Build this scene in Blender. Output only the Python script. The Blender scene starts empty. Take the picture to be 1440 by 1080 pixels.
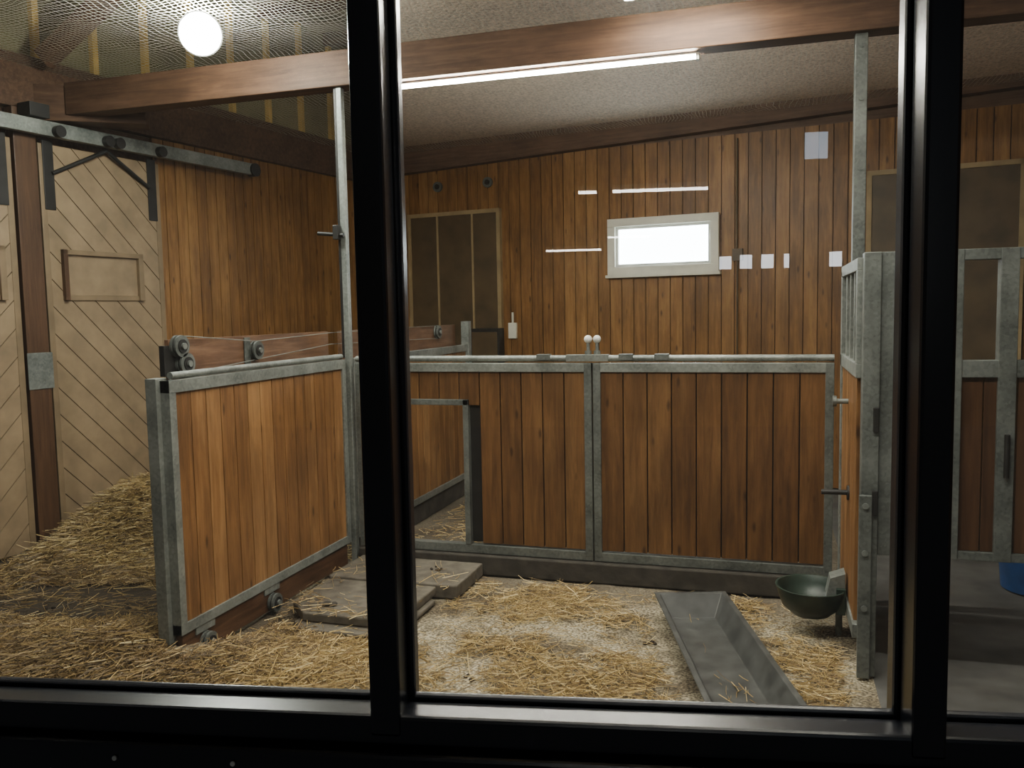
import bpy, bmesh, math, random
from mathutils import Vector, Matrix, noise
random.seed(7)
D2R=math.pi/180
SC=bpy.context.scene
COL=SC.collection

# ------------------------------------------------------------ materials
def newmat(name):
    m=bpy.data.materials.new(name); m.use_nodes=True
    nt=m.node_tree; b=nt.nodes['Principled BSDF']
    return m,nt,b
def N(nt,t,**k):
    n=nt.nodes.new(t)
    for a,v in k.items(): setattr(n,a,v)
    return n
def ramp(nt,stops):
    r=N(nt,'ShaderNodeValToRGB'); e=r.color_ramp.elements
    while len(e)<len(stops): e.new(0.5)
    for i,(p,c) in enumerate(stops):
        e[i].position=p; e[i].color=(c[0],c[1],c[2],1)
    return r
def wood(name,dark,mid,light,axis='Z',rough=0.45,gloss=0.4,knots=True,isl=0.45,dirt=0.6,stain=0.0):
    m,nt,b=newmat(name); L=nt.links.new
    tc=N(nt,'ShaderNodeTexCoord'); geo=N(nt,'ShaderNodeNewGeometry')
    mul=N(nt,'ShaderNodeMath',operation='MULTIPLY'); mul.inputs[1].default_value=37.0
    L(geo.outputs['Random Per Island'],mul.inputs[0])
    comb=N(nt,'ShaderNodeCombineXYZ')
    for i in range(3): L(mul.outputs[0],comb.inputs[i])
    add=N(nt,'ShaderNodeVectorMath',operation='ADD')
    L(tc.outputs['Object'],add.inputs[0]); L(comb.outputs[0],add.inputs[1])
    mp=N(nt,'ShaderNodeMapping')
    mp.inputs['Scale'].default_value={'X':(0.9,14,14),'Y':(14,0.9,14),'Z':(14,14,0.9)}[axis]
    L(add.outputs[0],mp.inputs['Vector'])
    n1=N(nt,'ShaderNodeTexNoise'); n1.inputs['Scale'].default_value=2.2; n1.inputs['Detail'].default_value=8; n1.inputs['Roughness'].default_value=0.65; n1.inputs['Distortion'].default_value=0.6
    L(mp.outputs[0],n1.inputs['Vector'])
    mx=N(nt,'ShaderNodeMath',operation='MULTIPLY_ADD'); mx.inputs[1].default_value=isl
    L(geo.outputs['Random Per Island'],mx.inputs[0])
    sub=N(nt,'ShaderNodeMath',operation='SUBTRACT'); sub.inputs[1].default_value=isl/2
    L(n1.outputs['Fac'],sub.inputs[0]); L(sub.outputs[0],mx.inputs[2])
    r=ramp(nt,[(0.15,dark),(0.48,mid),(0.85,light)])
    L(mx.outputs[0],r.inputs['Fac'])
    out=r.outputs['Color']
    if knots:
        mp2=N(nt,'ShaderNodeMapping'); mp2.inputs['Scale'].default_value={'X':(3.0,9,9),'Y':(9,3.0,9),'Z':(9,9,3.0)}[axis]
        L(add.outputs[0],mp2.inputs['Vector'])
        v=N(nt,'ShaderNodeTexVoronoi'); v.inputs['Scale'].default_value=1.0
        L(mp2.outputs[0],v.inputs['Vector'])
        kr=ramp(nt,[(0.05,(0.2,0.15,0.12)),(0.14,(1,1,1))]); L(v.outputs['Distance'],kr.inputs['Fac'])
        mm=N(nt,'ShaderNodeMix',data_type='RGBA',blend_type='MULTIPLY'); mm.inputs['Factor'].default_value=0.8
        L(out,mm.inputs[6]); L(kr.outputs['Color'],mm.inputs[7]); out=mm.outputs[2]
    n3=N(nt,'ShaderNodeTexNoise'); n3.inputs['Scale'].default_value=1.7; n3.inputs['Detail'].default_value=4
    L(tc.outputs['Object'],n3.inputs['Vector'])
    dr=ramp(nt,[(0.3,(0.6,0.58,0.55)),(0.6,(1,1,1))]); L(n3.outputs['Fac'],dr.inputs['Fac'])
    m2=N(nt,'ShaderNodeMix',data_type='RGBA',blend_type='MULTIPLY'); m2.inputs['Factor'].default_value=dirt
    L(out,m2.inputs[6]); L(dr.outputs['Color'],m2.inputs[7]); out=m2.outputs[2]
    if stain>0:
        mp3=N(nt,'ShaderNodeMapping'); mp3.inputs['Scale'].default_value=(6,6,1.3) if axis=='Z' else (3,3,6)
        L(tc.outputs['Object'],mp3.inputs['Vector'])
        n4=N(nt,'ShaderNodeTexNoise'); n4.inputs['Scale'].default_value=1.3; n4.inputs['Detail'].default_value=9; n4.inputs['Roughness'].default_value=0.7
        L(mp3.outputs[0],n4.inputs['Vector'])
        sr=ramp(nt,[(0.42,(0.42,0.40,0.40)),(0.56,(1,1,1))]); L(n4.outputs['Fac'],sr.inputs['Fac'])
        m4=N(nt,'ShaderNodeMix',data_type='RGBA',blend_type='MULTIPLY'); m4.inputs['Factor'].default_value=stain
        L(out,m4.inputs[6]); L(sr.outputs['Color'],m4.inputs[7]); out=m4.outputs[2]
    L(out,b.inputs['Base Color'])
    b.inputs['Roughness'].default_value=rough
    b.inputs['Specular IOR Level'].default_value=gloss
    bp=N(nt,'ShaderNodeBump'); bp.inputs['Strength'].default_value=0.15; bp.inputs['Distance'].default_value=0.01
    L(n1.outputs['Fac'],bp.inputs['Height']); L(bp.outputs[0],b.inputs['Normal'])
    return m
def simple(name,col,rough=0.5,metal=0.0,nscale=8,var=0.25,bump=0.05,spec=0.5):
    m,nt,b=newmat(name); L=nt.links.new
    tc=N(nt,'ShaderNodeTexCoord')
    n=N(nt,'ShaderNodeTexNoise'); n.inputs['Scale'].default_value=nscale; n.inputs['Detail'].default_value=6
    L(tc.outputs['Object'],n.inputs['Vector'])
    c0=[c*(1-var) for c in col]; c1=[min(1,c*(1+var)) for c in col]
    r=ramp(nt,[(0.3,c0),(0.7,c1)]); L(n.outputs['Fac'],r.inputs['Fac'])
    L(r.outputs['Color'],b.inputs['Base Color'])
    b.inputs['Roughness'].default_value=rough; b.inputs['Metallic'].default_value=metal
    b.inputs['Specular IOR Level'].default_value=spec
    bp=N(nt,'ShaderNodeBump'); bp.inputs['Strength'].default_value=bump*4; bp.inputs['Distance'].default_value=0.01
    L(n.outputs['Fac'],bp.inputs['Height']); L(bp.outputs[0],b.inputs['Normal'])
    return m
def galv(name,c0=(0.12,0.132,0.122),c1=(0.29,0.31,0.285)):
    m,nt,b=newmat(name); L=nt.links.new
    tc=N(nt,'ShaderNodeTexCoord')
    v=N(nt,'ShaderNodeTexVoronoi'); v.inputs['Scale'].default_value=70
    L(tc.outputs['Object'],v.inputs['Vector'])
    n=N(nt,'ShaderNodeTexNoise'); n.inputs['Scale'].default_value=5; n.inputs['Detail'].default_value=7
    L(tc.outputs['Object'],n.inputs['Vector'])
    mi=N(nt,'ShaderNodeMix',data_type='FLOAT'); mi.inputs[0].default_value=0.8
    L(v.outputs['Color'],mi.inputs[2]); L(n.outputs['Fac'],mi.inputs[3])
    r=ramp(nt,[(0.3,c0),(0.7,c1)]); L(mi.outputs[0],r.inputs['Fac'])
    L(r.outputs['Color'],b.inputs['Base Color'])
    b.inputs['Metallic'].default_value=0.4; b.inputs['Roughness'].default_value=0.5
    return m
def emit(name,col,s):
    m,nt,b=newmat(name)
    b.inputs['Base Color'].default_value=(*col,1)
    b.inputs['Emission Color'].default_value=(*col,1); b.inputs['Emission Strength'].default_value=s
    return m
def netmat(name,col,cell,wire):
    m,nt,b=newmat(name); L=nt.links.new
    tc=N(nt,'ShaderNodeTexCoord'); sp=N(nt,'ShaderNodeSeparateXYZ')
    nz=N(nt,'ShaderNodeTexNoise'); nz.inputs['Scale'].default_value=1.5
    L(tc.outputs['Object'],nz.inputs['Vector'])
    sc=N(nt,'ShaderNodeVectorMath',operation='SCALE'); sc.inputs['Scale'].default_value=0.3; L(nz.outputs['Color'],sc.inputs[0])
    ad=N(nt,'ShaderNodeVectorMath',operation='ADD'); L(tc.outputs['Object'],ad.inputs[0]); L(sc.outputs[0],ad.inputs[1])
    L(ad.outputs[0],sp.inputs[0])
    outs=[]
    for i in (0,1):
        a=N(nt,'ShaderNodeMath',operation='DIVIDE'); a.inputs[1].default_value=cell; L(sp.outputs[i],a.inputs[0])
        f=N(nt,'ShaderNodeMath',operation='FRACT'); L(a.outputs[0],f.inputs[0])
        l=N(nt,'ShaderNodeMath',operation='LESS_THAN'); l.inputs[1].default_value=wire; L(f.outputs[0],l.inputs[0]); outs.append(l)
    mx=N(nt,'ShaderNodeMath',operation='MAXIMUM'); L(outs[0].outputs[0],mx.inputs[0]); L(outs[1].outputs[0],mx.inputs[1])
    L(mx.outputs[0],b.inputs['Alpha'])
    b.inputs['Base Color'].default_value=(*col,1); b.inputs['Roughness'].default_value=0.5
    return m

M_PANEL=wood('panel_pine',(0.105,0.046,0.016),(0.235,0.112,0.038),(0.40,0.22,0.088),isl=0.32,stain=0.45)
M_GATE=wood('gate_pine',(0.055,0.024,0.009),(0.140,0.064,0.021),(0.24,0.125,0.045),isl=0.28,stain=0.45)
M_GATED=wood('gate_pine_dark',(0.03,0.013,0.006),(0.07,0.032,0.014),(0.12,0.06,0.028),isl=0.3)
M_WALLW=wood('wall_pine',(0.12,0.052,0.015),(0.265,0.124,0.034),(0.42,0.22,0.072),isl=0.28,dirt=0.6,stain=0.45)
M_BEAM=wood('beam_brown',(0.055,0.028,0.016),(0.115,0.062,0.036),(0.19,0.115,0.072),axis='X',rough=0.55,gloss=0.25,knots=False,stain=0.3)
M_RAIL=wood('rail_wood',(0.05,0.024,0.012),(0.13,0.064,0.033),(0.25,0.145,0.085),axis='Y',rough=0.4,knots=False,stain=0.4)
M_POSTW=wood('dark_post_wood',(0.05,0.024,0.012),(0.10,0.05,0.025),(0.17,0.09,0.048),knots=False)
M_TAN=simple('tan_painted_wood',(0.28,0.20,0.118),0.5,0,6,0.22)
M_TAN2=simple('tan_painted_frame',(0.22,0.155,0.088),0.5,0,6,0.2)
M_CREAM=simple('cream_paint',(0.78,0.77,0.66),0.5,0,6,0.08)
M_YEL=simple('raw_batten_wood',(0.62,0.41,0.12),0.6,0,6,0.2)
M_YELD=simple('door_trim_wood',(0.33,0.24,0.12),0.6,0,6,0.2)
M_OLIVE=simple('olive_upper_wall',(0.19,0.17,0.09),0.7,0,3,0.3)
M_DARK=simple('dark_back_door',(0.085,0.055,0.025),0.5,0,4,0.3)
M_ROOF=simple('roof_underside',(0.20,0.18,0.12),0.8,0,3,0.3)
M_CEIL=simple('ceiling_cloth',(0.74,0.63,0.53),0.9,0,45,0.35,0.2)
M_GAL=galv('galvanised_steel')
M_GALD=galv('galvanised_steel_aged',(0.07,0.078,0.072),(0.19,0.205,0.19))
M_BLK=simple('black_powdercoat',(0.008,0.009,0.013),0.26,0,3,0.2,0.01,0.55)
M_BLKM=simple('black_iron',(0.02,0.019,0.018),0.5,0.3,10,0.3)
M_RUB=simple('rubber_mat',(0.10,0.086,0.065),0.8,0,14,0.35,0.2)
M_TROUGH=simple('trough_plastic',(0.055,0.057,0.054),0.45,0,10,0.4,0.05)
M_BOWL=simple('green_cast_iron',(0.016,0.030,0.022),0.38,0,9,0.35)
M_CONC=simple('concrete_kerb',(0.04,0.034,0.026),0.9,0,9,0.4,0.3)
M_DUNG=simple('dung',(0.03,0.02,0.012),0.9,0,30,0.4,0.4)
M_CONCL=simple('concrete_floor',(0.085,0.083,0.078),0.8,0,4,0.35,0.1)
M_BLUE=simple('blue_plastic',(0.02,0.08,0.26),0.4)
M_WHITE=simple('white_enamel',(0.6,0.6,0.56),0.4)
M_WIN=emit('frosted_daylight_pane',(0.88,0.98,1.0),16.0)
M_TUBE=emit('fluorescent_tube',(1.0,0.97,0.86),110)
M_TUBE2=emit('fluorescent_tube_bright',(1.0,0.97,0.86),270)
M_HTUBE=emit('hall_tube',(1.0,0.98,0.92),55)
M_HWIN=emit('hall_window_pane',(0.9,0.95,1.0),20)
M_HWINB=emit('hall_screen',(0.65,0.82,1.0),7)
M_LAMP=emit('flood_lens',(0.97,1.0,0.90),260)
M_NET=netmat('wire_netting',(0.72,0.68,0.59),0.038,0.12)
def strawmat(name,stops):
    m,nt,b=newmat(name)
    geo=N(nt,'ShaderNodeNewGeometry'); r=ramp(nt,stops)
    nt.links.new(geo.outputs['Random Per Island'],r.inputs['Fac']); nt.links.new(r.outputs['Color'],b.inputs['Base Color'])
    b.inputs['Roughness'].default_value=0.5
    return m
M_STRAW=strawmat('straw',[(0,(0.14,0.085,0.032)),(0.4,(0.32,0.22,0.078)),(0.8,(0.51,0.375,0.155)),(1,(0.72,0.58,0.31))])
M_STRAWD=strawmat('straw_soiled_shaded',[(0,(0.05,0.032,0.014)),(0.4,(0.16,0.10,0.038)),(0.8,(0.31,0.205,0.08)),(1,(0.48,0.35,0.16))])  # dirtier straw, also darkened to paint in the shade on the left

M_FLOOR,nt,b=newmat('sawdust_bedding'); L=nt.links.new
tc=N(nt,'ShaderNodeTexCoord')
n1=N(nt,'ShaderNodeTexNoise'); n1.inputs['Scale'].default_value=75; n1.inputs['Detail'].default_value=4; L(tc.outputs['Object'],n1.inputs['Vector'])
r1=ramp(nt,[(0.36,(0.10,0.08,0.052)),(0.5,(0.29,0.25,0.165)),(0.66,(0.55,0.49,0.36))]); L(n1.outputs['Fac'],r1.inputs['Fac'])
n2=N(nt,'ShaderNodeTexNoise'); n2.inputs['Scale'].default_value=1.9; n2.inputs['Detail'].default_value=7; L(tc.outputs['Object'],n2.inputs['Vector'])
r2=ramp(nt,[(0.40,(0.26,0.22,0.18)),(0.56,(1,1,1))]); L(n2.outputs['Fac'],r2.inputs['Fac'])
mm=N(nt,'ShaderNodeMix',data_type='RGBA',blend_type='MULTIPLY'); mm.inputs['Factor'].default_value=0.9
L(r1.outputs['Color'],mm.inputs[6]); L(r2.outputs['Color'],mm.inputs[7])
sp=N(nt,'ShaderNodeSeparateXYZ'); L(tc.outputs['Object'],sp.inputs[0])
# darker bedding at and behind the kerb of the gates
my=N(nt,'ShaderNodeMath',operation='MULTIPLY_ADD'); my.inputs[1].default_value=0.7; L(n2.outputs['Fac'],my.inputs[0]); L(sp.outputs[1],my.inputs[2])
mk=N(nt,'ShaderNodeMapRange'); mk.inputs['From Min'].default_value=5.35; mk.inputs['From Max'].default_value=5.65; L(my.outputs[0],mk.inputs['Value'])
mk2=N(nt,'ShaderNodeMath',operation='MULTIPLY'); mk2.inputs[1].default_value=0.75; L(mk.outputs[0],mk2.inputs[0])
mkm=N(nt,'ShaderNodeMix',data_type='RGBA'); L(mk2.outputs[0],mkm.inputs['Factor']); L(mm.outputs[2],mkm.inputs[6]); mkm.inputs[7].default_value=(0.10,0.08,0.055,1)
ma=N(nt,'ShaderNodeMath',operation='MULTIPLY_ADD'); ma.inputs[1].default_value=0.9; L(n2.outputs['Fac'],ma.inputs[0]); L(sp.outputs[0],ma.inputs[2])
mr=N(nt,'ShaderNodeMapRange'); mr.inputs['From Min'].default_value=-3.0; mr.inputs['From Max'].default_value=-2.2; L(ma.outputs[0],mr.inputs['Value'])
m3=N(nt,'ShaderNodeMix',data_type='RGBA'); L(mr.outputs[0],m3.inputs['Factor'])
m3.inputs[6].default_value=(0.05,0.037,0.024,1); L(mkm.outputs[2],m3.inputs[7])  # dark earthy colour on the left, with the partition's shadow painted into it
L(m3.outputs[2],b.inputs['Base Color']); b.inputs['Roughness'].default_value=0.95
bp=N(nt,'ShaderNodeBump'); bp.inputs['Strength'].default_value=0.8; bp.inputs['Distance'].default_value=0.01; L(n1.outputs['Fac'],bp.inputs['Height']); L(bp.outputs[0],b.inputs['Normal'])

M_GLASS=bpy.data.materials.new('window_glass'); M_GLASS.use_nodes=True
nt=M_GLASS.node_tree; nt.nodes.clear(); L=nt.links.new
o=N(nt,'ShaderNodeOutputMaterial'); t=N(nt,'ShaderNodeBsdfTransparent'); g=N(nt,'ShaderNodeBsdfGlossy'); g.inputs['Roughness'].default_value=0.0
t.inputs['Color'].default_value=(0.97,0.98,0.97,1)
fr=N(nt,'ShaderNodeFresnel'); fr.inputs['IOR'].default_value=1.6
mx=N(nt,'ShaderNodeMixShader'); L(fr.outputs[0],mx.inputs[0]); L(t.outputs[0],mx.inputs[1]); L(g.outputs[0],mx.inputs[2])
tc=N(nt,'ShaderNodeTexCoord'); v=N(nt,'ShaderNodeTexVoronoi'); v.inputs['Scale'].default_value=170; L(tc.outputs['Object'],v.inputs['Vector'])
lt=N(nt,'ShaderNodeMath',operation='LESS_THAN'); lt.inputs[1].default_value=0.12; L(v.outputs['Distance'],lt.inputs[0])
nn_=N(nt,'ShaderNodeTexNoise'); nn_.inputs['Scale'].default_value=4.0; L(tc.outputs['Object'],nn_.inputs['Vector'])
sz=N(nt,'ShaderNodeSeparateXYZ'); L(tc.outputs['Object'],sz.inputs[0])
hz=N(nt,'ShaderNodeMapRange'); hz.inputs['From Min'].default_value=2.05; hz.inputs['From Max'].default_value=2.5; L(sz.outputs[2],hz.inputs['Value'])
gt=N(nt,'ShaderNodeMath',operation='GREATER_THAN'); gt.inputs[1].default_value=0.52; L(nn_.outputs['Fac'],gt.inputs[0])
mu=N(nt,'ShaderNodeMath',operation='MULTIPLY'); L(lt.outputs[0],mu.inputs[0]); L(gt.outputs[0],mu.inputs[1])
muh=N(nt,'ShaderNodeMath',operation='MULTIPLY'); L(mu.outputs[0],muh.inputs[0]); L(hz.outputs[0],muh.inputs[1])
mu2=N(nt,'ShaderNodeMath',operation='MULTIPLY_ADD'); mu2.inputs[1].default_value=0.10; mu2.inputs[2].default_value=0.005
L(muh.outputs[0],mu2.inputs[0])
tr=N(nt,'ShaderNodeBsdfTranslucent'); tr.inputs['Color'].default_value=(0.8,0.79,0.74,1)
mx2=N(nt,'ShaderNodeMixShader'); L(mu2.outputs[0],mx2.inputs[0]); L(mx.outputs[0],mx2.inputs[1]); L(tr.outputs[0],mx2.inputs[2])
L(mx2.outputs[0],o.inputs['Surface'])

# ------------------------------------------------------------ mesh builder
class MB:
    def __init__(s): s.v=[]; s.f=[]; s.mi=[]; s.mats=[]; s.sm=[]
    def m(s,mat):
        if mat not in s.mats: s.mats.append(mat)
        return s.mats.index(mat)
    def add(s,vs,fs,mat,smooth=False,M=None):
        b0=len(s.v)
        for v in vs:
            v=Vector(v)
            if M is not None: v=M@v
            s.v.append(tuple(v))
        k=s.m(mat)
        for f in fs: s.f.append([b0+i for i in f]); s.mi.append(k); s.sm.append(smooth)
    def box(s,a,b,mat,M=None):
        x0,y0,z0=[min(a[i],b[i]) for i in range(3)]; x1,y1,z1=[max(a[i],b[i]) for i in range(3)]
        vs=[(x0,y0,z0),(x1,y0,z0),(x1,y1,z0),(x0,y1,z0),(x0,y0,z1),(x1,y0,z1),(x1,y1,z1),(x0,y1,z1)]
        fs=[(0,3,2,1),(4,5,6,7),(0,1,5,4),(1,2,6,5),(2,3,7,6),(3,0,4,7)]
        s.add(vs,fs,mat,False,M)
    def cyl(s,p0,p1,r,mat,seg=16,r1=None,M=None,cap=True):
        p0=Vector(p0);p1=Vector(p1); r1=r if r1 is None else r1
        d=(p1-p0).normalized(); a=d.orthogonal().normalized(); b=d.cross(a)
        vs=[];fs=[]
        for i in range(seg):
            t=2*math.pi*i/seg; o=a*math.cos(t)+b*math.sin(t)
            vs.append(p0+o*r); vs.append(p1+o*r1)
        for i in range(seg):
            j=(i+1)%seg; fs.append((2*i,2*j,2*j+1,2*i+1))
        s.add(vs,fs,mat,True,M)
        if cap:
            s.add(vs,[tuple(2*i for i in range(seg))[::-1],tuple(2*i+1 for i in range(seg))],mat,False,M)
    def sphere(s,c,r,mat,seg=16,rings=10,M=None,sz=1):
        vs=[];fs=[]
        for j in range(rings+1):
            ph=math.pi*j/rings
            for i in range(seg):
                t=2*math.pi*i/seg
                vs.append((c[0]+r*math.sin(ph)*math.cos(t),c[1]+r*math.sin(ph)*math.sin(t),c[2]+r*sz*math.cos(ph)))
        for j in range(rings):
            for i in range(seg):
                k=(i+1)%seg; fs.append((j*seg+i,(j+1)*seg+i,(j+1)*seg+k,j*seg+k))
        s.add(vs,fs,mat,True,M)
    def tube(s,pts,r,mat,seg=8):
        for a,b in zip(pts[:-1],pts[1:]): s.cyl(a,b,r,mat,seg)
        for p in pts[1:-1]: s.sphere(p,r,mat,seg,6)
    def planks(s,x0,x1,y0,y1,z0,z1,w,mat,gap=0.004,axis='x',skip=None):
        p=x0 if axis=='x' else y0; e=x1 if axis=='x' else y1
        n=max(1,round((e-p)/w)); w=(e-p)/n
        for i in range(n):
            a=p+i*w+gap/2; b=p+(i+1)*w-gap/2
            segs=[(z0,z1)]
            if skip:
                for (sa,sb,sz0,sz1) in skip:
                    if a<sb-0.001 and b>sa+0.001:
                        segs=[(z0,sz0),(sz1,z1)]
            for (q0,q1) in segs:
                if q1-q0<0.01: continue
                if axis=='x': s.box((a,y0,q0),(b,y1,q1),mat)
                else: s.box((x0,a,q0),(x1,b,q1),mat)
    def build(s,name,M=None,bevel=0.0,parent=None):
        me=bpy.data.meshes.new(name); me.from_pydata(s.v,[],s.f)
        for m in s.mats: me.materials.append(m)
        me.polygons.foreach_set('material_index',s.mi); me.polygons.foreach_set('use_smooth',s.sm); me.update()
        ob=bpy.data.objects.new(name,me); COL.objects.link(ob)
        if M is not None: ob.matrix_world=M
        if bevel>0:
            bv=ob.modifiers.new('bevel','BEVEL'); bv.width=bevel; bv.segments=2; bv.limit_method='ANGLE'; bv.angle_limit=50*D2R
        if parent: ob.parent=parent
        return ob
def rotz(a,loc=(0,0,0)): return Matrix.Translation(loc)@Matrix.Rotation(a,4,'Z')

# ------------------------------------------------------------ key dimensions
CAMZ=1.8
XP=-2.9
YG=5.5
ZT=1.49
ZB=0.17
TW=9*D2R
W0=Vector((-4.75,9.77,0))
MBACK=rotz(-TW,W0)
MLEFT=rotz(-TW,W0)

# ------------------------------------------------------------ floor
def G(x,y,cx,cy,sx,sy,h): return h*math.exp(-((x-cx)/sx)**2-((y-cy)/sy)**2)
def hf(x,y):
    z=0.012*noise.noise(Vector((x*3,y*3,0)))+0.006*noise.noise(Vector((x*11,y*11,3)))
    z+=G(x,y,-5.05,6.0,0.50,0.70,0.42)+G(x,y,-5.2,5.4,0.5,0.5,0.10)
    z+=G(x,y,-3.35,3.6,0.5,0.3,0.15)+G(x,y,-2.5,3.5,0.6,0.35,0.07)+G(x,y,-4.3,3.5,0.4,0.4,0.08)
    if x>0.5: z*=0.3
    return z-0.01
nx,ny=230,220; x0,x1,y0,y1=-7.2,4.2,1.0,11.0
vs=[]
for j in range(ny+1):
    for i in range(nx+1):
        x=x0+(x1-x0)*i/nx; y=y0+(y1-y0)*j/ny; vs.append((x,y,hf(x,y)))
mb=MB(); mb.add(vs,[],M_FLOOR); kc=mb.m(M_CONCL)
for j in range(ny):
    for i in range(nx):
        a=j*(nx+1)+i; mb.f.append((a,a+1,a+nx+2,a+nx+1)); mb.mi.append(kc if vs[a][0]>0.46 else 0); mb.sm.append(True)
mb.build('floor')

# ------------------------------------------------------------ walls
mb=MB()
mb.planks(0,9.0,0,0.03,0,3.55,0.135,M_WALLW,0.009,skip=[(3.10,4.26,2.2,2.76)])
mb.box((-0.2,0.03,0),(3.12,0.1,5.2),M_BEAM); mb.box((4.24,0.03,0),(9,0.1,5.2),M_BEAM)
mb.box((3.12,0.03,0),(4.24,0.1,2.2),M_BEAM); mb.box((3.12,0.03,2.76),(4.24,0.1,5.2),M_BEAM)
mb.build('wall_back',MBACK)
mb=MB()
mb.planks(-0.03,0,-3.35,-0.0,0,3.4,0.125,M_WALLW,0.009,axis='y')
mb.box((-0.1,-9,0),(-0.03,0.1,3.4),M_BEAM)
mb.box((-0.1,-9,3.4),(-0.03,0.1,4.98),M_OLIVE)
for i in range(16):
    y=-0.25-i*0.52; mb.box((-0.03,y-0.025,3.8),(0.02,y+0.025,4.98),M_YEL)
mb.build('wall_left',MLEFT)
mb=MB(); mb.box((-0.02,-9,3.40),(0.07,0,3.80),M_BEAM); mb.build('trim_1',MLEFT,0.005)
mb=MB()
mb.add([(0,-0.12,3.46),(9,-0.12,3.74),(9,-0.001,3.74),(0,-0.001,3.46),(0,-0.12,3.77),(9,-0.12,4.06),(9,-0.001,4.06),(0,-0.001,3.77)],
       [(0,3,2,1),(4,5,6,7),(0,1,5,4),(1,2,6,5),(2,3,7,6),(3,0,4,7)],M_BEAM)
mb.build('trim_2',MBACK)
mb=MB(); mb.box((4.1,0.5,0),(4.2,10.5,4.98),M_WALLW); mb.build('wall_right')

mb=MB()
C=[(-4.75,9.75),(-2.72,5.5),(-1.0,1.8),(4.1,1.8),(4.1,8.4)]
n=len(C)
vs=[(p[0],p[1],3.79) for p in C]+[(p[0],p[1],3.83) for p in C]
fs=[tuple(range(n))[::-1],tuple(range(n,2*n))]+[(i,(i+1)%n,n+(i+1)%n,n+i) for i in range(n)]
mb.add(vs,fs,M_CEIL); mb.build('ceiling')
mb=MB(); mb.box((-8,0.8,5.0),(4.2,11,5.08),M_ROOF)
for i in range(9):
    y=1.6+i*1.05; mb.box((-8,y,4.86),(4.05,y+0.09,5.0),M_BEAM)
mb.build('ceiling_roof_deck')
mb=MB(); mb.add([(-7,2.0,3.72),(4.05,2.0,3.72),(4.05,10.2,3.72),(-7,10.2,3.72)],[(0,1,2,3)],M_NET); mb.build('ceiling_netting')

BB=3.375
mb=MB(); mb.box((-5.2,5.42,BB),(4.1,5.58,BB+0.24),M_BEAM); mb.build('ceiling_beam',None,0.006)
mb=MB(); mb.box((0,-0.11,3.33),(3.0,0.11,3.60),M_BEAM)
mb.build('ceiling_beam.001',Matrix.Translation((-7.3,4.2,0.0))@Matrix.Rotation(33*D2R,4,'Z'),0.006)
mb=MB(); mb.box((0,-0.05,0),(2.0,0.05,0.14),M_BEAM)
mb.build('roof_brace',Matrix.Translation((-5.2,5.3,3.7))@Matrix.Rotation(15*D2R,4,'Z')@Matrix.Rotation(-40*D2R,4,'Y'))

def fixture(x0,x1,y,z,power,wide=False,mat=None):
    mb=MB(); mt=mat or M_TUBE
    mb.box((x0,y-0.012,z+0.014),(x1,y+0.012,z+0.024),M_WHITE)
    mb.cyl((x0+0.02,y,z),(x1-0.02,y,z),0.013,mt,12)
    mb.box((x0,y-0.02,z-0.02),(x0+0.02,y+0.02,z+0.02),M_WHITE); mb.box((x1-0.02,y-0.02,z-0.02),(x1,y+0.02,z+0.02),M_WHITE)
    if wide:
        for dy in (-0.07,0.07): mb.cyl((x0+0.02,y+dy,z),(x1-0.02,y+dy,z),0.014,mt,12)
        mb.box((x0,y-0.1,z+0.014),(x1,y+0.1,z+0.04),M_WHITE)
    ob=mb.build('fluorescent_light')
    ld=bpy.data.lights.new('tube_light','AREA'); ld.shape='RECTANGLE'; ld.size=(x1-x0); ld.size_y=0.05; ld.energy=power; ld.color=(1,0.96,0.84)
    lo=bpy.data.objects.new('tube_light',ld); COL.objects.link(lo); lo.location=((x0+x1)/2,y,z-0.03); lo.parent=ob
    return ob
fixture(-2.46,-0.44,5.50,3.345,18,False,M_TUBE2)
fixture(-0.85,-0.15,5.02,3.60,12,True)
fixture(-2.2,-0.9,2.9,3.45,50)
fixture(-0.6,0.8,2.9,3.45,48)

mb=MB()
c=Vector((-3.43,4.70,3.57))
aim=(Vector((-1.5,1.0,1.9))-c).normalized()
mb.cyl(c-aim*0.14,c,0.05,M_BLKM,24,r1=0.135); mb.sphere(c+aim*0.0,0.125,M_LAMP,24,16)
mb.cyl(c-aim*0.1,c+Vector((0,0,0.14))-aim*0.1,0.02,M_BLKM)
ob=mb.build('flood_lamp')
ld=bpy.data.lights.new('flood','SPOT'); ld.energy=100; ld.spot_size=3.0; ld.spot_blend=0.6; ld.color=(0.97,1,0.9); ld.shadow_soft_size=0.12
lo=bpy.data.objects.new('flood_light',ld); COL.objects.link(lo); lo.location=c+aim*0.16+Vector((-0.02,0,-0.03)); lo.rotation_euler=(Vector((-4.6,4.4,0.8))-c).to_track_quat('-Z','Y').to_euler(); lo.parent=ob

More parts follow.
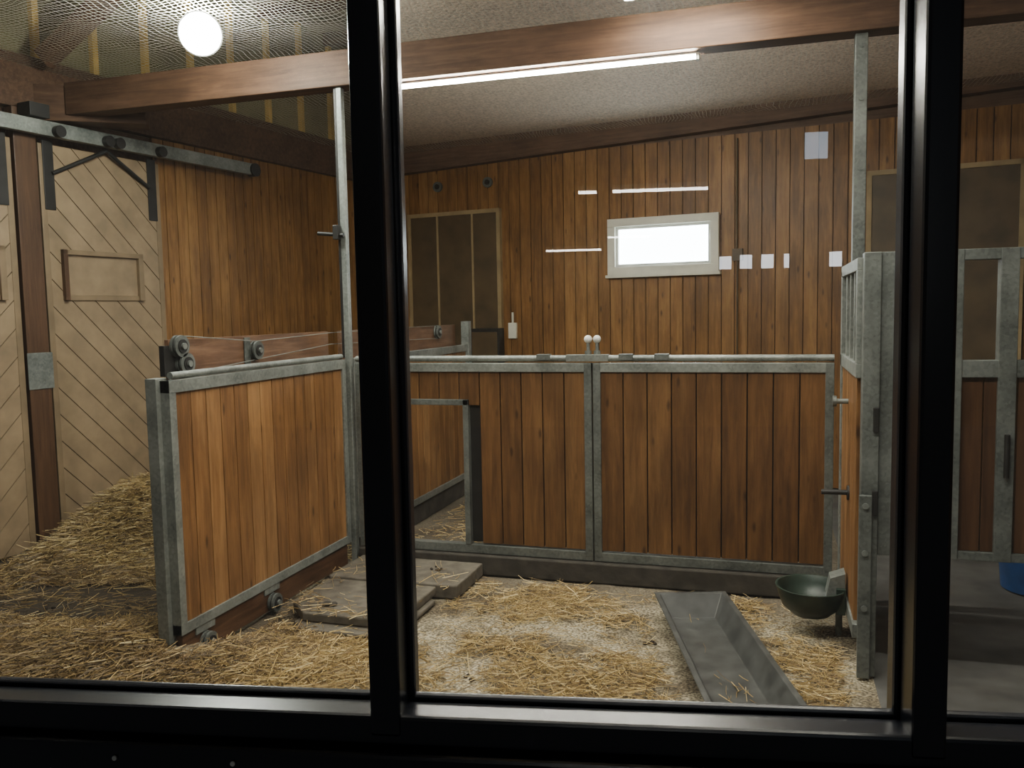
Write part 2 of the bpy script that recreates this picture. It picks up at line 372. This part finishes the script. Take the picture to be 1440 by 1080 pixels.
# ------------------------------------------------------------ left partition
def pulley(mb,c,r):
    c=Vector(c); d=Vector((1,0,0))
    mb.cyl(c,c+d*0.012,r,M_GALD,24); mb.cyl(c+d*0.012,c+d*0.026,r*0.78,M_BLKM,24); mb.cyl(c+d*0.026,c+d*0.038,r,M_GALD,24)
    mb.cyl(c+d*0.038,c+d*0.044,r*0.62,M_BLKM,24); mb.cyl(c+d*0.038,c+d*0.055,r*0.3,M_GAL,12)
def side_panel(ya,yb):
    mb=MB(); x=XP
    mb.planks(x-0.045,x-0.008,ya+0.05,yb-0.04,ZB+0.05,ZT-0.05,0.125,M_PANEL,0.007,axis='y')
    mb.box((x-0.05,ya,ZB),(x+0.004,yb,ZB+0.055),M_GAL)
    mb.box((x-0.05,ya,ZT-0.065),(x+0.006,yb,ZT),M_GAL)
    mb.box((x-0.05,ya,ZB),(x+0.005,ya+0.05,ZT),M_GAL)
    mb.box((x-0.05,yb-0.05,ZB),(x+0.005,yb,ZT),M_GAL)
    mb.box((x-0.048,ya+0.05,ZB+0.055),(x-0.044,yb-0.05,ZT-0.065),M_BLKM)
    return mb
mb=side_panel(3.58,5.44)
mb.box((XP-0.115,3.55,0.13),(XP-0.05,3.63,ZT+0.01),M_GAL)
mb.box((XP-0.05,3.6,0.02),(XP-0.01,5.40,ZB-0.002),M_RAIL)
mb.cyl((XP-0.02,3.62,ZT+0.022),(XP-0.02,5.42,ZT+0.022),0.018,M_GAL)
for y in (3.78,4.42):
    pulley(mb,(XP-0.005,y,0.07),0.055)
    mb.box((XP-0.01,y-0.08,0.13),(XP+0.0,y+0.08,0.19),M_GAL)
    mb.box((XP-0.01,y-0.02,0.0),(XP-0.006,y+0.02,0.13),M_GALD)
mb.build('stall_partition',None,0.003)
mb=side_panel(5.56,8.0)
mb.box((XP-0.06,7.98,0),(XP+0.02,8.06,1.72),M_GAL); mb.box((XP-0.045,5.6,0.0),(XP-0.015,7.98,ZB),M_CONC)
mb.build('stall_partition',None,0.003)
mb=MB()
mb.box((XP-0.14,3.74,1.45),(XP-0.115,5.42,1.69),M_RAIL)
mb.box((XP-0.14,5.60,1.45),(XP-0.115,7.96,1.69),M_RAIL)
mb.box((XP-0.143,3.70,1.50),(XP-0.112,3.80,1.66),M_BLKM)
mb.box((XP-0.112,4.40,1.47),(XP-0.106,4.46,1.68),M_GALD)
for y in (3.85,4.55,5.2,5.8,7.4): mb.box((XP-0.14,y,1.3),(XP-0.118,y+0.05,1.46),M_GALD)
for (y,z,r) in ((3.80,1.655,0.058),(3.84,1.56,0.058),(4.50,1.60,0.055),(7.45,1.63,0.06)): pulley(mb,(XP-0.112,y,z),r)
mb.tube([(XP-0.09,3.80,1.71),(XP-0.09,4.50,1.655),(XP-0.09,5.42,1.68),(XP-0.09,7.45,1.69)],0.003,M_GAL,6)
mb.tube([(XP-0.09,3.84,1.505),(XP-0.09,4.50,1.545),(XP-0.09,5.42,1.60),(XP-0.09,7.45,1.57)],0.003,M_GAL,6)
mb.build('pulley_track',None,0.002)
mb=MB(); mb.box((XP-0.005,5.45,0),(XP+0.035,5.50,BB-0.003),M_GAL)
mb.cyl((XP-0.17,5.43,2.38),(XP+0.03,5.43,2.36),0.014,M_BLKM); mb.box((XP-0.04,5.40,2.33),(XP+0.0,5.45,2.43),M_BLKM)
mb.box((XP-0.03,5.46,1.5),(XP-0.006,5.50,BB-0.003),M_BLKM)
mb.build('steel_post',None,0.004)
mb=MB(); mb.box((0.45,5.46,0),(0.52,5.54,BB-0.003),M_GALD)
for z in (2.2,2.6,3.0,3.3): mb.cyl((0.485,5.455,z),(0.485,5.45,z),0.012,M_GALD)
mb.build('steel_post',None,0.004)

# ------------------------------------------------------------ gates across
kerb=MB(); kerb.box((-2.84,5.43,0),(0.42,5.62,0.135),M_CONC); kerb.build('concrete_kerb',None,0.01)
def gate(xa,xb,hatch=None):
    mb=MB(); y=YG; zt,zb=ZT-0.03,ZB
    sk=[hatch] if hatch else None
    mb.planks(xa+0.04,xb-0.04,y-0.015,y+0.02,zb+0.04,zt-0.04,0.155,M_GATE,0.007,skip=sk)
    mb.box(((hatch[1]+0.01) if hatch else xa+0.04,y+0.012,zb+0.04),(xb-0.04,y+0.022,zt-0.04),M_BLKM)
    mb.box((xa,y-0.03,zb-0.03),(xb,y+0.03,zb+0.03),M_GALD)
    mb.box((xa,y-0.03,zt-0.06),(xb,y+0.03,zt),M_GAL)
    mb.box((xa,y-0.032,zb),(xa+0.05,y+0.032,zt),M_GALD)
    mb.box((xb-0.05,y-0.032,zb),(xb,y+0.032,zt),M_GALD)
    if hatch:
        h0,h1,z0,z1=hatch
        mb.box((h0,y-0.034,z1),(h1+0.04,y+0.034,z1+0.04),M_GALD)
        mb.box((h1,y-0.034,z0-0.02),(h1+0.04,y+0.034,z1+0.04),M_GALD)
    return mb
mb=gate(-2.84,-1.13,hatch=(-2.80,-2.03,0.22,1.17))
mb.build('stall_gate',None,0.003)
mb=gate(-1.12,0.36); mb.build('stall_gate',None,0.003)
mb=MB()
mb.cyl((-2.84,YG,ZT),(0.36,YG,ZT),0.021,M_GAL)
mb.box((-1.30,YG-0.03,ZT-0.02),(-1.02,YG+0.03,ZT+0.025),M_GAL)
for x in (-1.5,-0.95,-0.72): mb.box((x,YG-0.035,ZT-0.01),(x+0.09,YG+0.03,ZT+0.028),M_GALD)
for x in (-1.155,-1.095):
    mb.cyl((x,YG,ZT),(x,YG,ZT+0.11),0.011,M_GAL); mb.sphere((x,YG,ZT+0.125),0.027,M_WHITE); mb.cyl((x,YG,ZT+0.02),(x,YG,ZT+0.05),0.022,M_GAL)
mb.build('gate_top_rail',None,0.002)

# ------------------------------------------------------------ right-hand side partition
XS=0.40
mb=MB()
mb.planks(XS+0.0,XS+0.035,4.50,5.42,0.22,1.46,0.15,M_PANEL,0.005,axis='y')
mb.box((XS-0.01,4.44,1.45),(XS+0.05,5.45,1.52),M_GAL)
mb.box((XS-0.01,4.44,0.15),(XS+0.05,5.45,0.22),M_GAL)
mb.box((XS-0.01,5.38,0.15),(XS+0.05,5.44,2.0),M_GAL)
mb.box((XS-0.01,4.44,1.97),(XS+0.05,5.44,2.03),M_GAL)
mb.box((XS-0.01,4.44,1.52),(XS+0.05,4.50,1.97),M_GAL)
for k in range(1,4):
    y=4.47+k*0.235; mb.box((XS+0.0,y-0.018,1.52),(XS+0.04,y+0.018,1.97),M_GAL)
mb.cyl((XS-0.07,4.98,1.28),(XS+0.01,4.98,1.28),0.014,M_GAL); mb.cyl((XS-0.08,4.98,1.28),(XS-0.06,4.98,1.28),0.03,M_GALD)
mb.cyl((XS-0.14,4.85,0.80),(XS+0.01,4.85,0.80),0.014,M_BLKM); mb.cyl((XS-0.01,4.85,0.80),(XS+0.0,4.85,0.80),0.04,M_BLKM)
mb.build('side_partition',None,0.003)
mb=MB(); mb.box((XS+0.012,4.34,0.0),(XS+0.088,4.435,2.05),M_GALD)
mb.box((XS+0.002,4.31,0.0),(XS+0.06,4.339,0.9),M_GALD)
for z in (0.35,0.62,0.85): mb.cyl((XS+0.03,4.31,z),(XS+0.03,4.30,z),0.014,M_GAL)
for z in (0.8,1.2): mb.box((XS+0.06,4.325,z),(XS+0.086,4.339,z+0.12),M_BLKM)
mb.build('gate_post',None,0.004)
mb=MB()
xa,xb=0.49,2.6; y=4.40
mb.box((xa,y-0.03,2.0),(xb,y+0.03,2.05),M_GALD); mb.box((xa,y-0.03,1.46),(xb,y+0.03,1.54),M_GALD); mb.box((xa,y-0.03,0.60),(xb,y+0.03,0.64),M_GALD)
for x in (0.49,0.765,0.99,1.4,1.9,2.4): mb.box((x,y-0.035,0.60),(x+0.075,y+0.035,2.05),M_GALD)
mb.box((2.5,y-0.04,0),(2.6,y+0.04,2.05),M_GALD)
mb.planks(xa+0.03,xb,y-0.012,y+0.018,0.64,1.48,0.14,M_GATED,0.005)
mb.cyl((1.03,y-0.05,1.2),(1.03,y-0.05,1.0),0.012,M_BLKM)
mb.build('passage_gate',None,0.003)

# ------------------------------------------------------------ drinker bowl
mb=MB()
cx,cy,cz=0.215,4.88,0.26
prof=[(0.0,-0.162),(0.03,-0.16),(0.10,-0.15),(0.155,-0.10),(0.18,-0.03),(0.188,0.0),(0.192,0.008),(0.18,0.008),(0.168,-0.03),(0.14,-0.09),(0.08,-0.13),(0.0,-0.135)]
seg=32; vs=[];fs=[]
for (r_,z_) in prof:
    for i in range(seg):
        t=2*math.pi*i/seg; vs.append((cx+min(r_*math.cos(t),0.165),cy+r_*1.05*math.sin(t),cz+z_))
for j in range(len(prof)-1):
    for i in range(seg):
        k=(i+1)%seg; fs.append((j*seg+i,j*seg+k,(j+1)*seg+k,(j+1)*seg+i))
mb.add(vs,fs,M_BOWL,True)
mb.box((0.34,cy-0.09,cz-0.12),(0.387,cy+0.09,cz+0.02),M_BOWL)
mb.add([(0.29,cy-0.06,cz-0.03),(0.386,cy-0.06,cz-0.05),(0.386,cy+0.06,cz-0.05),(0.29,cy+0.06,cz-0.03),(0.31,cy-0.06,cz+0.07),(0.386,cy-0.06,cz+0.10),(0.386,cy+0.06,cz+0.10),(0.31,cy+0.06,cz+0.07)],
 [(0,3,2,1),(4,5,6,7),(0,1,5,4),(1,2,6,5),(2,3,7,6),(3,0,4,7)],M_GAL)
mb.cyl((0.36,cy,cz-0.05),(0.36,cy,0.0),0.018,M_GALD)
mb.build('drinker_bowl',None,0.003)

# ------------------------------------------------------------ feed trough
mb=MB()
A=Vector((-0.45,4.98,0)); B=Vector((0.0,3.42,0)); Lg=(B-A).length; ang=math.atan2(B.y-A.y,B.x-A.x)
Mt=rotz(ang,(A.x,A.y,0.004))
hw,hb=0.19,0.13; H=0.125; e=0.08
def ring(x0,x1,w,z): return [(x0,-w,z),(x1,-w,z),(x1,w,z),(x0,w,z)]
rs=[ring(e,Lg-e,hb,0.0),ring(0,Lg,hw,H),ring(-0.02,Lg+0.02,hw+0.02,H),ring(-0.02,Lg+0.02,hw+0.02,H+0.01),ring(0.008,Lg-0.008,hw-0.008,H+0.01),ring(e+0.006,Lg-e-0.006,hb-0.006,0.012)]
vs=[v for rr in rs for v in rr]; fs=[(3,2,1,0)]
for j in range(5):
    for i in range(4): k=(i+1)%4; fs.append((j*4+i,j*4+k,(j+1)*4+k,(j+1)*4+i))
fs.append((20,21,22,23))
mb.add(vs,fs,M_TROUGH); mb.build('feed_trough',Mt,0.004)

# ------------------------------------------------------------ mats / platforms
def slab(mb,x0,x1,y0,y1,z0,z1,mat,c=0.08):
    P=[(x0+c,y0),(x1-c*0.3,y0),(x1,y0+c*0.3),(x1,y1),(x0,y1),(x0,y0+c)]
    n=len(P); vs=[(p[0],p[1],z0) for p in P]+[(p[0],p[1],z1) for p in P]
    mb.add(vs,[tuple(range(n))[::-1],tuple(range(n,2*n))]+[(i,(i+1)%n,n+(i+1)%n,n+i) for i in range(n)],mat)
mb=MB(); slab(mb,-2.80,-1.89,4.91,5.42,0,0.09,M_RUB,0.02); mb.build('rubber_platform',None,0.01)
mb=MB(); slab(mb,-2.76,-2.02,4.26,4.89,0.03,0.085,M_RUB,0.16); slab(mb,-2.66,-1.99,4.16,4.80,0,0.029,M_RUB,0.1)
mb.sphere((-2.52,4.40,0.095),0.03,M_CONC,10,6,None,0.6); mb.sphere((-2.48,4.41,0.095),0.022,M_CONC,10,6,None,0.6)
mb.build('rubber_platform',None,0.01)

# ------------------------------------------------------------ left wall sliding doors
def diag_door(name,y0,y1,z0,z1,xo,flip,with_hatch):
    bm=bmesh.new()
    w=y1-y0; h=z1-z0; s=0.15
    Rm=Matrix.Rotation((45 if flip else -45)*D2R,4,'X')
    k=int((w+h)/s)+4
    for i in range(-k,k):
        M=Matrix.Translation((0,(y0+y1)/2,(z0+z1)/2))@Rm@Matrix.Translation((0,0,i*s+s/2))@Matrix.Diagonal((0.028,(w+h)*1.6,s-0.007,1))
        bmesh.ops.create_cube(bm,size=1,matrix=M)
    for co,no in (((0,y0,0),(0,-1,0)),((0,y1,0),(0,1,0)),((0,0,z0),(0,0,-1)),((0,0,z1),(0,0,1))):
        r=bmesh.ops.bisect_plane(bm,geom=bm.verts[:]+bm.edges[:]+bm.faces[:],plane_co=co,plane_no=no,clear_outer=True)
        ed=[e for e in r['geom_cut'] if isinstance(e,bmesh.types.BMEdge)]
        if ed: bmesh.ops.holes_fill(bm,edges=ed,sides=0)
    for v in bm.verts: v.co.x+=xo
    me=bpy.data.meshes.new('boards'); bm.to_mesh(me); bm.free(); me.materials.append(M_TAN)
    mb=MB()
    mb.box((xo-0.03,y0,z0),(xo-0.012,y1,z1),M_TAN2)
    for a,b in ((y0,y0+0.05),(y1-0.05,y1)): mb.box((xo-0.02,a,z0),(xo+0.018,b,z1),M_TAN2)
    if with_hatch:
        a,b=with_hatch; q0,q1=1.96,2.36
        mb.box((xo+0.012,a,q0),(xo+0.03,b,q0+0.04),M_TAN2); mb.box((xo+0.012,a,q1-0.04),(xo+0.05,b,q1),M_TAN2)
        mb.box((xo+0.012,a,q0),(xo+0.05,a+0.04,q1),M_POSTW); mb.box((xo+0.012,b-0.05,q0),(xo+0.05,b,q1),M_TAN2)
        mb.box((xo+0.012,a+0.04,q0+0.04),(xo+0.02,b-0.05,q1-0.04),M_TAN)
    for a in (y0+0.03,y1-0.13):
        mb.box((xo+0.016,a,z1-0.50),(xo+0.026,a+0.09,z1+0.03),M_BLKM)
    mid=(y0+y1)/2
    mb.tube([(xo+0.03,y0+0.1,z1-0.22),(xo+0.07,mid,z1+0.02),(xo+0.03,y1-0.12,z1-0.22)],0.016,M_BLKM)
    ob=mb.build(name,MLEFT,0.003)
    b=bpy.data.objects.new('boards',me); COL.objects.link(b); b.parent=ob
    return ob
diag_door('door_1',-4.50,-3.36,0.05,3.16,0.06,False,(-4.36,-3.60))
diag_door('door_2',-5.95,-4.72,0.05,3.16,0.06,True,(-5.65,-4.83))
mb=MB(); mb.box((0.0,-4.70,0),(0.09,-4.52,3.395),M_POSTW)
mb.box((0.091,-4.71,1.28),(0.10,-4.50,1.56),M_GAL); mb.build('wall_post',MLEFT,0.004)
mb=MB(); mb.box((0.14,-6.2,3.20),(0.20,-2.3,3.31),M_GAL)
for y in (-5.6,-4.6,-3.5,-2.6): mb.box((0.071,y-0.04,3.24),(0.14,y+0.04,3.29),M_GALD)
mb.cyl((0.14,-2.28,3.25),(0.22,-2.28,3.25),0.065,M_BLKM); mb.box((0.10,-4.66,3.32),(0.24,-4.5,3.42),M_BLKM)
for y in (-4.42,-3.98,-3.88,-3.45): mb.cyl((0.2,y,3.24),(0.25,y,3.24),0.045,M_BLKM)
mb.build('sliding_door_rail',MLEFT,0.003)

# ------------------------------------------------------------ back wall doors and window
def back_door(name,s0,s1,top,cuts):
    mb=MB()
    mb.box((s0,-0.045,0.0),(s1,-0.002,top),M_DARK)
    f=0.045
    mb.box((s0-f,-0.06,0),(s0,-0.002,top+f),M_YELD); mb.box((s1,-0.06,0),(s1+f,-0.002,top+f),M_YELD); mb.box((s0-f,-0.06,top),(s1+f,-0.002,top+f),M_YELD)
    for c_ in cuts: mb.box((c_-0.012,-0.055,0),(c_+0.012,-0.045,top),M_YELD)
    mb.build(name,MBACK)
back_door('door_3',0.58,1.74,2.95,(0.95,1.42))
back_door('door_4',5.72,6.93,3.02,())
mb=MB()
a,b,c_,d=3.08,4.28,2.18,2.78; f=0.085
mb.box((a,-0.05,c_),(b,0.0,c_+f),M_CREAM); mb.box((a,-0.05,d-f),(b,0.0,d),M_CREAM); mb.box((a,-0.05,c_+f),(a+f,0.0,d-f),M_CREAM); mb.box((b-f,-0.05,c_+f),(b,0.0,d-f),M_CREAM)
mb.box((a-0.02,-0.07,c_-0.03),(b+0.02,0.0,c_),M_CREAM)
mb.box((a+f,0.02,c_+f),(b-f,0.03,d-f),M_WIN)
for q in ((a+f,a+f+0.03),(b-f-0.03,b-f)): mb.box((q[0],-0.02,c_+f),(q[1],0.02,d-f),M_WHITE)
mb.box((a+f,-0.02,c_+f),(b-f,0.02,c_+f+0.03),M_WHITE); mb.box((a+f,-0.02,d-f-0.03),(b-f,0.02,d-f),M_WHITE)
mb.build('window_1',MBACK,0.003)
mb=MB()
mb.box((1.86,-0.04,1.50),(1.96,-0.002,1.68),M_CREAM); mb.cyl((1.91,-0.02,1.68),(1.91,-0.02,1.80),0.012,M_CREAM)
mb.build('light_switch',MBACK,0.003)
mb=MB(); mb.box((1.45,-0.20,0.0),(1.82,-0.062,1.62),M_BLKM); mb.box((1.47,-0.21,0.1),(1.80,-0.20,1.58),M_DARK); mb.build('electrical_cabinet',MBACK,0.006)
mb=MB()
mb.tube([(4.46,-0.03,3.5),(4.46,-0.03,2.4),(4.47,-0.05,2.35),(4.47,-0.05,1.3)],0.010,M_DARK); mb.box((4.42,-0.06,2.28),(4.52,-0.01,2.4),M_DARK)
mb.build('conduit_pipe',MBACK)
mb=MB()
for s_ in (0.95,1.62):
    mb.cyl((s_,-0.03,3.30),(s_,-0.0,3.30),0.06,M_GALD,20); mb.cyl((s_,-0.04,3.30),(s_,-0.03,3.30),0.03,M_BLKM,20)
mb.build('wall_ring',MBACK)
mb=MB(); mb.cyl((1.63,6.0,0.0),(1.63,6.0,0.58),0.22,M_BLUE,28,r1=0.27); mb.cyl((1.63,6.0,0.58),(1.63,6.0,0.61),0.285,M_BLUE,28); mb.build('blue_tub',None,0.003)

# ------------------------------------------------------------ observation window
MW=rotz(10*D2R)
WY=1.5; SZ=1.09
mb=MB()
def mull(u,zb=SZ-0.05):
    mb.box((u-0.030,WY-0.06,zb),(u+0.026,WY+0.01,3.1),M_BLK)
    mb.box((u-0.040,WY+0.01,zb),(u+0.038,WY+0.03,3.1),M_BLK)
    mb.box((u-0.028,WY+0.03,zb),(u+0.028,WY+0.09,3.1),M_BLK)
for u in (-1.36,-0.417,0.516,1.44): mull(u)
mb.box((-2.2,WY-0.055,SZ-0.07),(2.2,WY+0.012,SZ-0.012),M_BLK)
mb.box((-2.2,WY+0.012,SZ-0.07),(2.2,WY+0.03,SZ),M_BLK)
mb.box((-2.2,WY-0.08,SZ-0.24),(2.2,WY+0.03,SZ-0.072),M_BLK)
mb.box((-2.2,WY-0.05,3.1),(2.2,WY+0.05,3.2),M_BLK)
for u,dz in ((-0.93,0.10),(-0.70,0.10),(-0.17,0.10),(0.08,0.10),(0.40,0.10),(-1.2,0.10)): mb.cyl((u,WY-0.081,SZ-dz),(u,WY-0.084,SZ-dz),0.0045,M_WHITE,12)
fr_=mb.build('window_2',MW,0.007)
mb=MB()
for a,b in ((-1.33,-0.447),(-0.387,0.484),(0.544,1.41)):
    mb.add([(a-0.01,WY+0.012,SZ-0.02),(b+0.01,WY+0.012,SZ-0.02),(b+0.01,WY+0.012,3.12),(a-0.01,WY+0.012,3.12)],[(0,1,2,3)],M_GLASS)
g_=mb.build('glass',None); g_.parent=fr_
mb=MB(); mb.box((-2.2,WY-0.04,0),(2.2,WY+0.03,SZ-0.241),M_BLK); mb.build('wall_front',MW)

# ------------------------------------------------------------ straw
def straw(name,regs,seed=1):
    rnd=random.Random(seed); vs=[];fs=[];mi=[]
    for (kind,ax,bx,ay,by,n,thr,lmin,lmax,w) in regs:
        c=0; tries=0
        while c<n and tries<n*12:
            tries+=1
            if kind=='u': x=rnd.uniform(ax,bx); y=rnd.uniform(ay,by)
            else: x=rnd.gauss(ax,bx); y=rnd.gauss(ay,by)
            nn=noise.noise(Vector((x*1.9,y*1.9,5)))+0.5*noise.noise(Vector((x*6,y*6,9)))
            if nn<thr+rnd.uniform(-0.22,0.22): continue
            lw=(x-W0.x)*math.cos(-TW)+(y-W0.y)*math.sin(-TW)
            if lw<0.22 or x>0.33: continue
            if ((x+4.0)/0.95)**2+((y-4.25)/0.40)**2<1+0.4*noise.noise(Vector((x*4,y*4,1))) and rnd.random()<0.90: continue
            l=rnd.uniform(lmin,lmax)*rnd.choice((0.5,0.8,1,1)); yaw=rnd.uniform(0,math.pi*2); pit=rnd.gauss(0,0.13)
            if abs(x-XP)<0.06+l/2*abs(math.cos(yaw)) and y>3.5: continue
            z=hf(x,y)+0.006+abs(rnd.gauss(0,0.012))+abs(math.sin(pit))*l*0.4
            if -2.8<x<-1.9 and 4.25<y<5.42:
                if rnd.random()<0.90: continue
                z+=0.09
            q=Vector((x-A.x,y-A.y,0)); ca,sa=math.cos(-ang),math.sin(-ang)
            tx,ty=q.x*ca-q.y*sa,q.x*sa+q.y*ca
            if -0.12<tx<Lg+0.12 and abs(ty)<0.28:
                if abs(ty)<0.07 and 0.12<tx<Lg-0.12 and rnd.random()<0.12: z+=0.03; yaw=ang+rnd.uniform(-0.5,0.5); l=min(l,0.12)
                else: continue
            if y>5.3 and y<5.65 and x>-2.9: continue
            d=Vector((math.cos(yaw)*math.cos(pit),math.sin(yaw)*math.cos(pit),math.sin(pit)))
            s=Vector((-math.sin(yaw),math.cos(yaw),0)); up=d.cross(s)
            if up.z<0: up=-up
            ww=w*rnd.uniform(0.6,1.3); p=Vector((x,y,z)); b0=len(vs)
            bend=Vector((rnd.gauss(0,0.07)*l,rnd.gauss(0,0.07)*l,0))
            for (tt,off) in ((-0.5,0),(0,1),(0.5,0)):
                cpt=p+d*(tt*l)+bend*off
                vs+= [tuple(cpt-s*ww/2),tuple(cpt+s*ww/2),tuple(cpt+up*ww*0.7)]
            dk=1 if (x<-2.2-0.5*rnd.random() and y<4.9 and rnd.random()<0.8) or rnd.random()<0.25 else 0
            for k in (0,3):
                for i in range(3):
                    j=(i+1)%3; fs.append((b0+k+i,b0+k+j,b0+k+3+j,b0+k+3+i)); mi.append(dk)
            c+=1
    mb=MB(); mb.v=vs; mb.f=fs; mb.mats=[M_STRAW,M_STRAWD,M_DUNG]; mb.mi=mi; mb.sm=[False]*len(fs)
    rd=random.Random(4)
    for (cx_,cy_) in ((-1.45,3.85),(-0.62,4.55),(-2.15,5.2),(-3.4,4.6),(-4.3,4.1),(-1.2,4.9)):
        for k in range(6):
            a_=rd.uniform(0,6.28); q_=rd.uniform(0,0.06); x=cx_+q_*math.cos(a_); y=cy_+q_*math.sin(a_)
            zb_=0.09 if (-2.8<x<-1.9 and y>4.9) else hf(x,y)
            mb.sphere((x,y,zb_+0.006),rd.uniform(0.008,0.016),M_DUNG,8,6,None,0.7)
    return mb.build(name)
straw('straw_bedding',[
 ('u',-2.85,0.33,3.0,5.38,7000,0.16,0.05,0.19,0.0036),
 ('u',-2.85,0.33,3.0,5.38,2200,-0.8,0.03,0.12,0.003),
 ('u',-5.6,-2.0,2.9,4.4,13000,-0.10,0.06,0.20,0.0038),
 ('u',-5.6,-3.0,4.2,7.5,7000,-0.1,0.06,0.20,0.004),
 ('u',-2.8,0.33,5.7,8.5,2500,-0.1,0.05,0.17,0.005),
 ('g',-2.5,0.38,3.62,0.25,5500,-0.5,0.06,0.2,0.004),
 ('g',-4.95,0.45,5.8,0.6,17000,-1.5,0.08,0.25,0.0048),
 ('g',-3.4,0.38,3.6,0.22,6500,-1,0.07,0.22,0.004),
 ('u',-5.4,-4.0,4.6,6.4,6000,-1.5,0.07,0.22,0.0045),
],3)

# ------------------------------------------------------------ visitor hall behind the camera
mb=MB()
for (u0,u1,n_,z) in ((-0.02,0.90,-5.6,2.97),(-0.36,-0.18,-5.6,2.97),(-0.10,0.50,-9.5,2.85),(-1.0,-0.2,-9.5,2.68)):
    mb.box((u0,n_-0.03,z+0.02),(u1,n_+0.03,z+0.06),M_WHITE); mb.cyl((u0,n_,z),(u1,n_,z),0.014,M_HTUBE,10)
mb.build('hall_ceiling_light',MW)
mb=MB()
for u,w_,h_ in ((1.12,0.12,0.13),(1.326,0.12,0.14),(1.54,0.12,0.14),(1.73,0.05,0.14),(2.21,0.12,0.15)):
    mb.box((u-w_/2,-6.02,2.20),(u+w_/2,-6.0,2.20+h_),M_HWIN)
mb.box((1.9,-6.02,3.28),(2.12,-6.0,3.54),M_HWINB)
mb.build('hall_window',MW)
mb=MB(); mb.box((-6,-10.3,0),(6,-10.2,4),M_ROOF); mb.build('wall_hall',MW)

# ------------------------------------------------------------ world, camera
w=bpy.data.worlds.new('World'); SC.world=w; w.use_nodes=True
w.node_tree.nodes['Background'].inputs['Color'].default_value=(0.85,0.88,0.9,1); w.node_tree.nodes['Background'].inputs['Strength'].default_value=0.05
cam=bpy.data.cameras.new('camera'); co=bpy.data.objects.new('camera',cam); COL.objects.link(co); SC.camera=co
cam.sensor_width=36; cam.lens=30; cam.clip_start=0.05
psi,th,ro=17*D2R,4.8*D2R,1.08*D2R
fwd=Vector((-math.sin(psi)*math.cos(th),math.cos(psi)*math.cos(th),-math.sin(th)))
R0=Vector((math.cos(psi),math.sin(psi),0)); U0=R0.cross(fwd)
up=U0*math.cos(ro)+R0*math.sin(ro); rt=R0*math.cos(ro)-U0*math.sin(ro)
co.matrix_world=Matrix((( rt.x,up.x,-fwd.x,0),(rt.y,up.y,-fwd.y,0),(rt.z,up.z,-fwd.z,CAMZ),(0,0,0,1)))
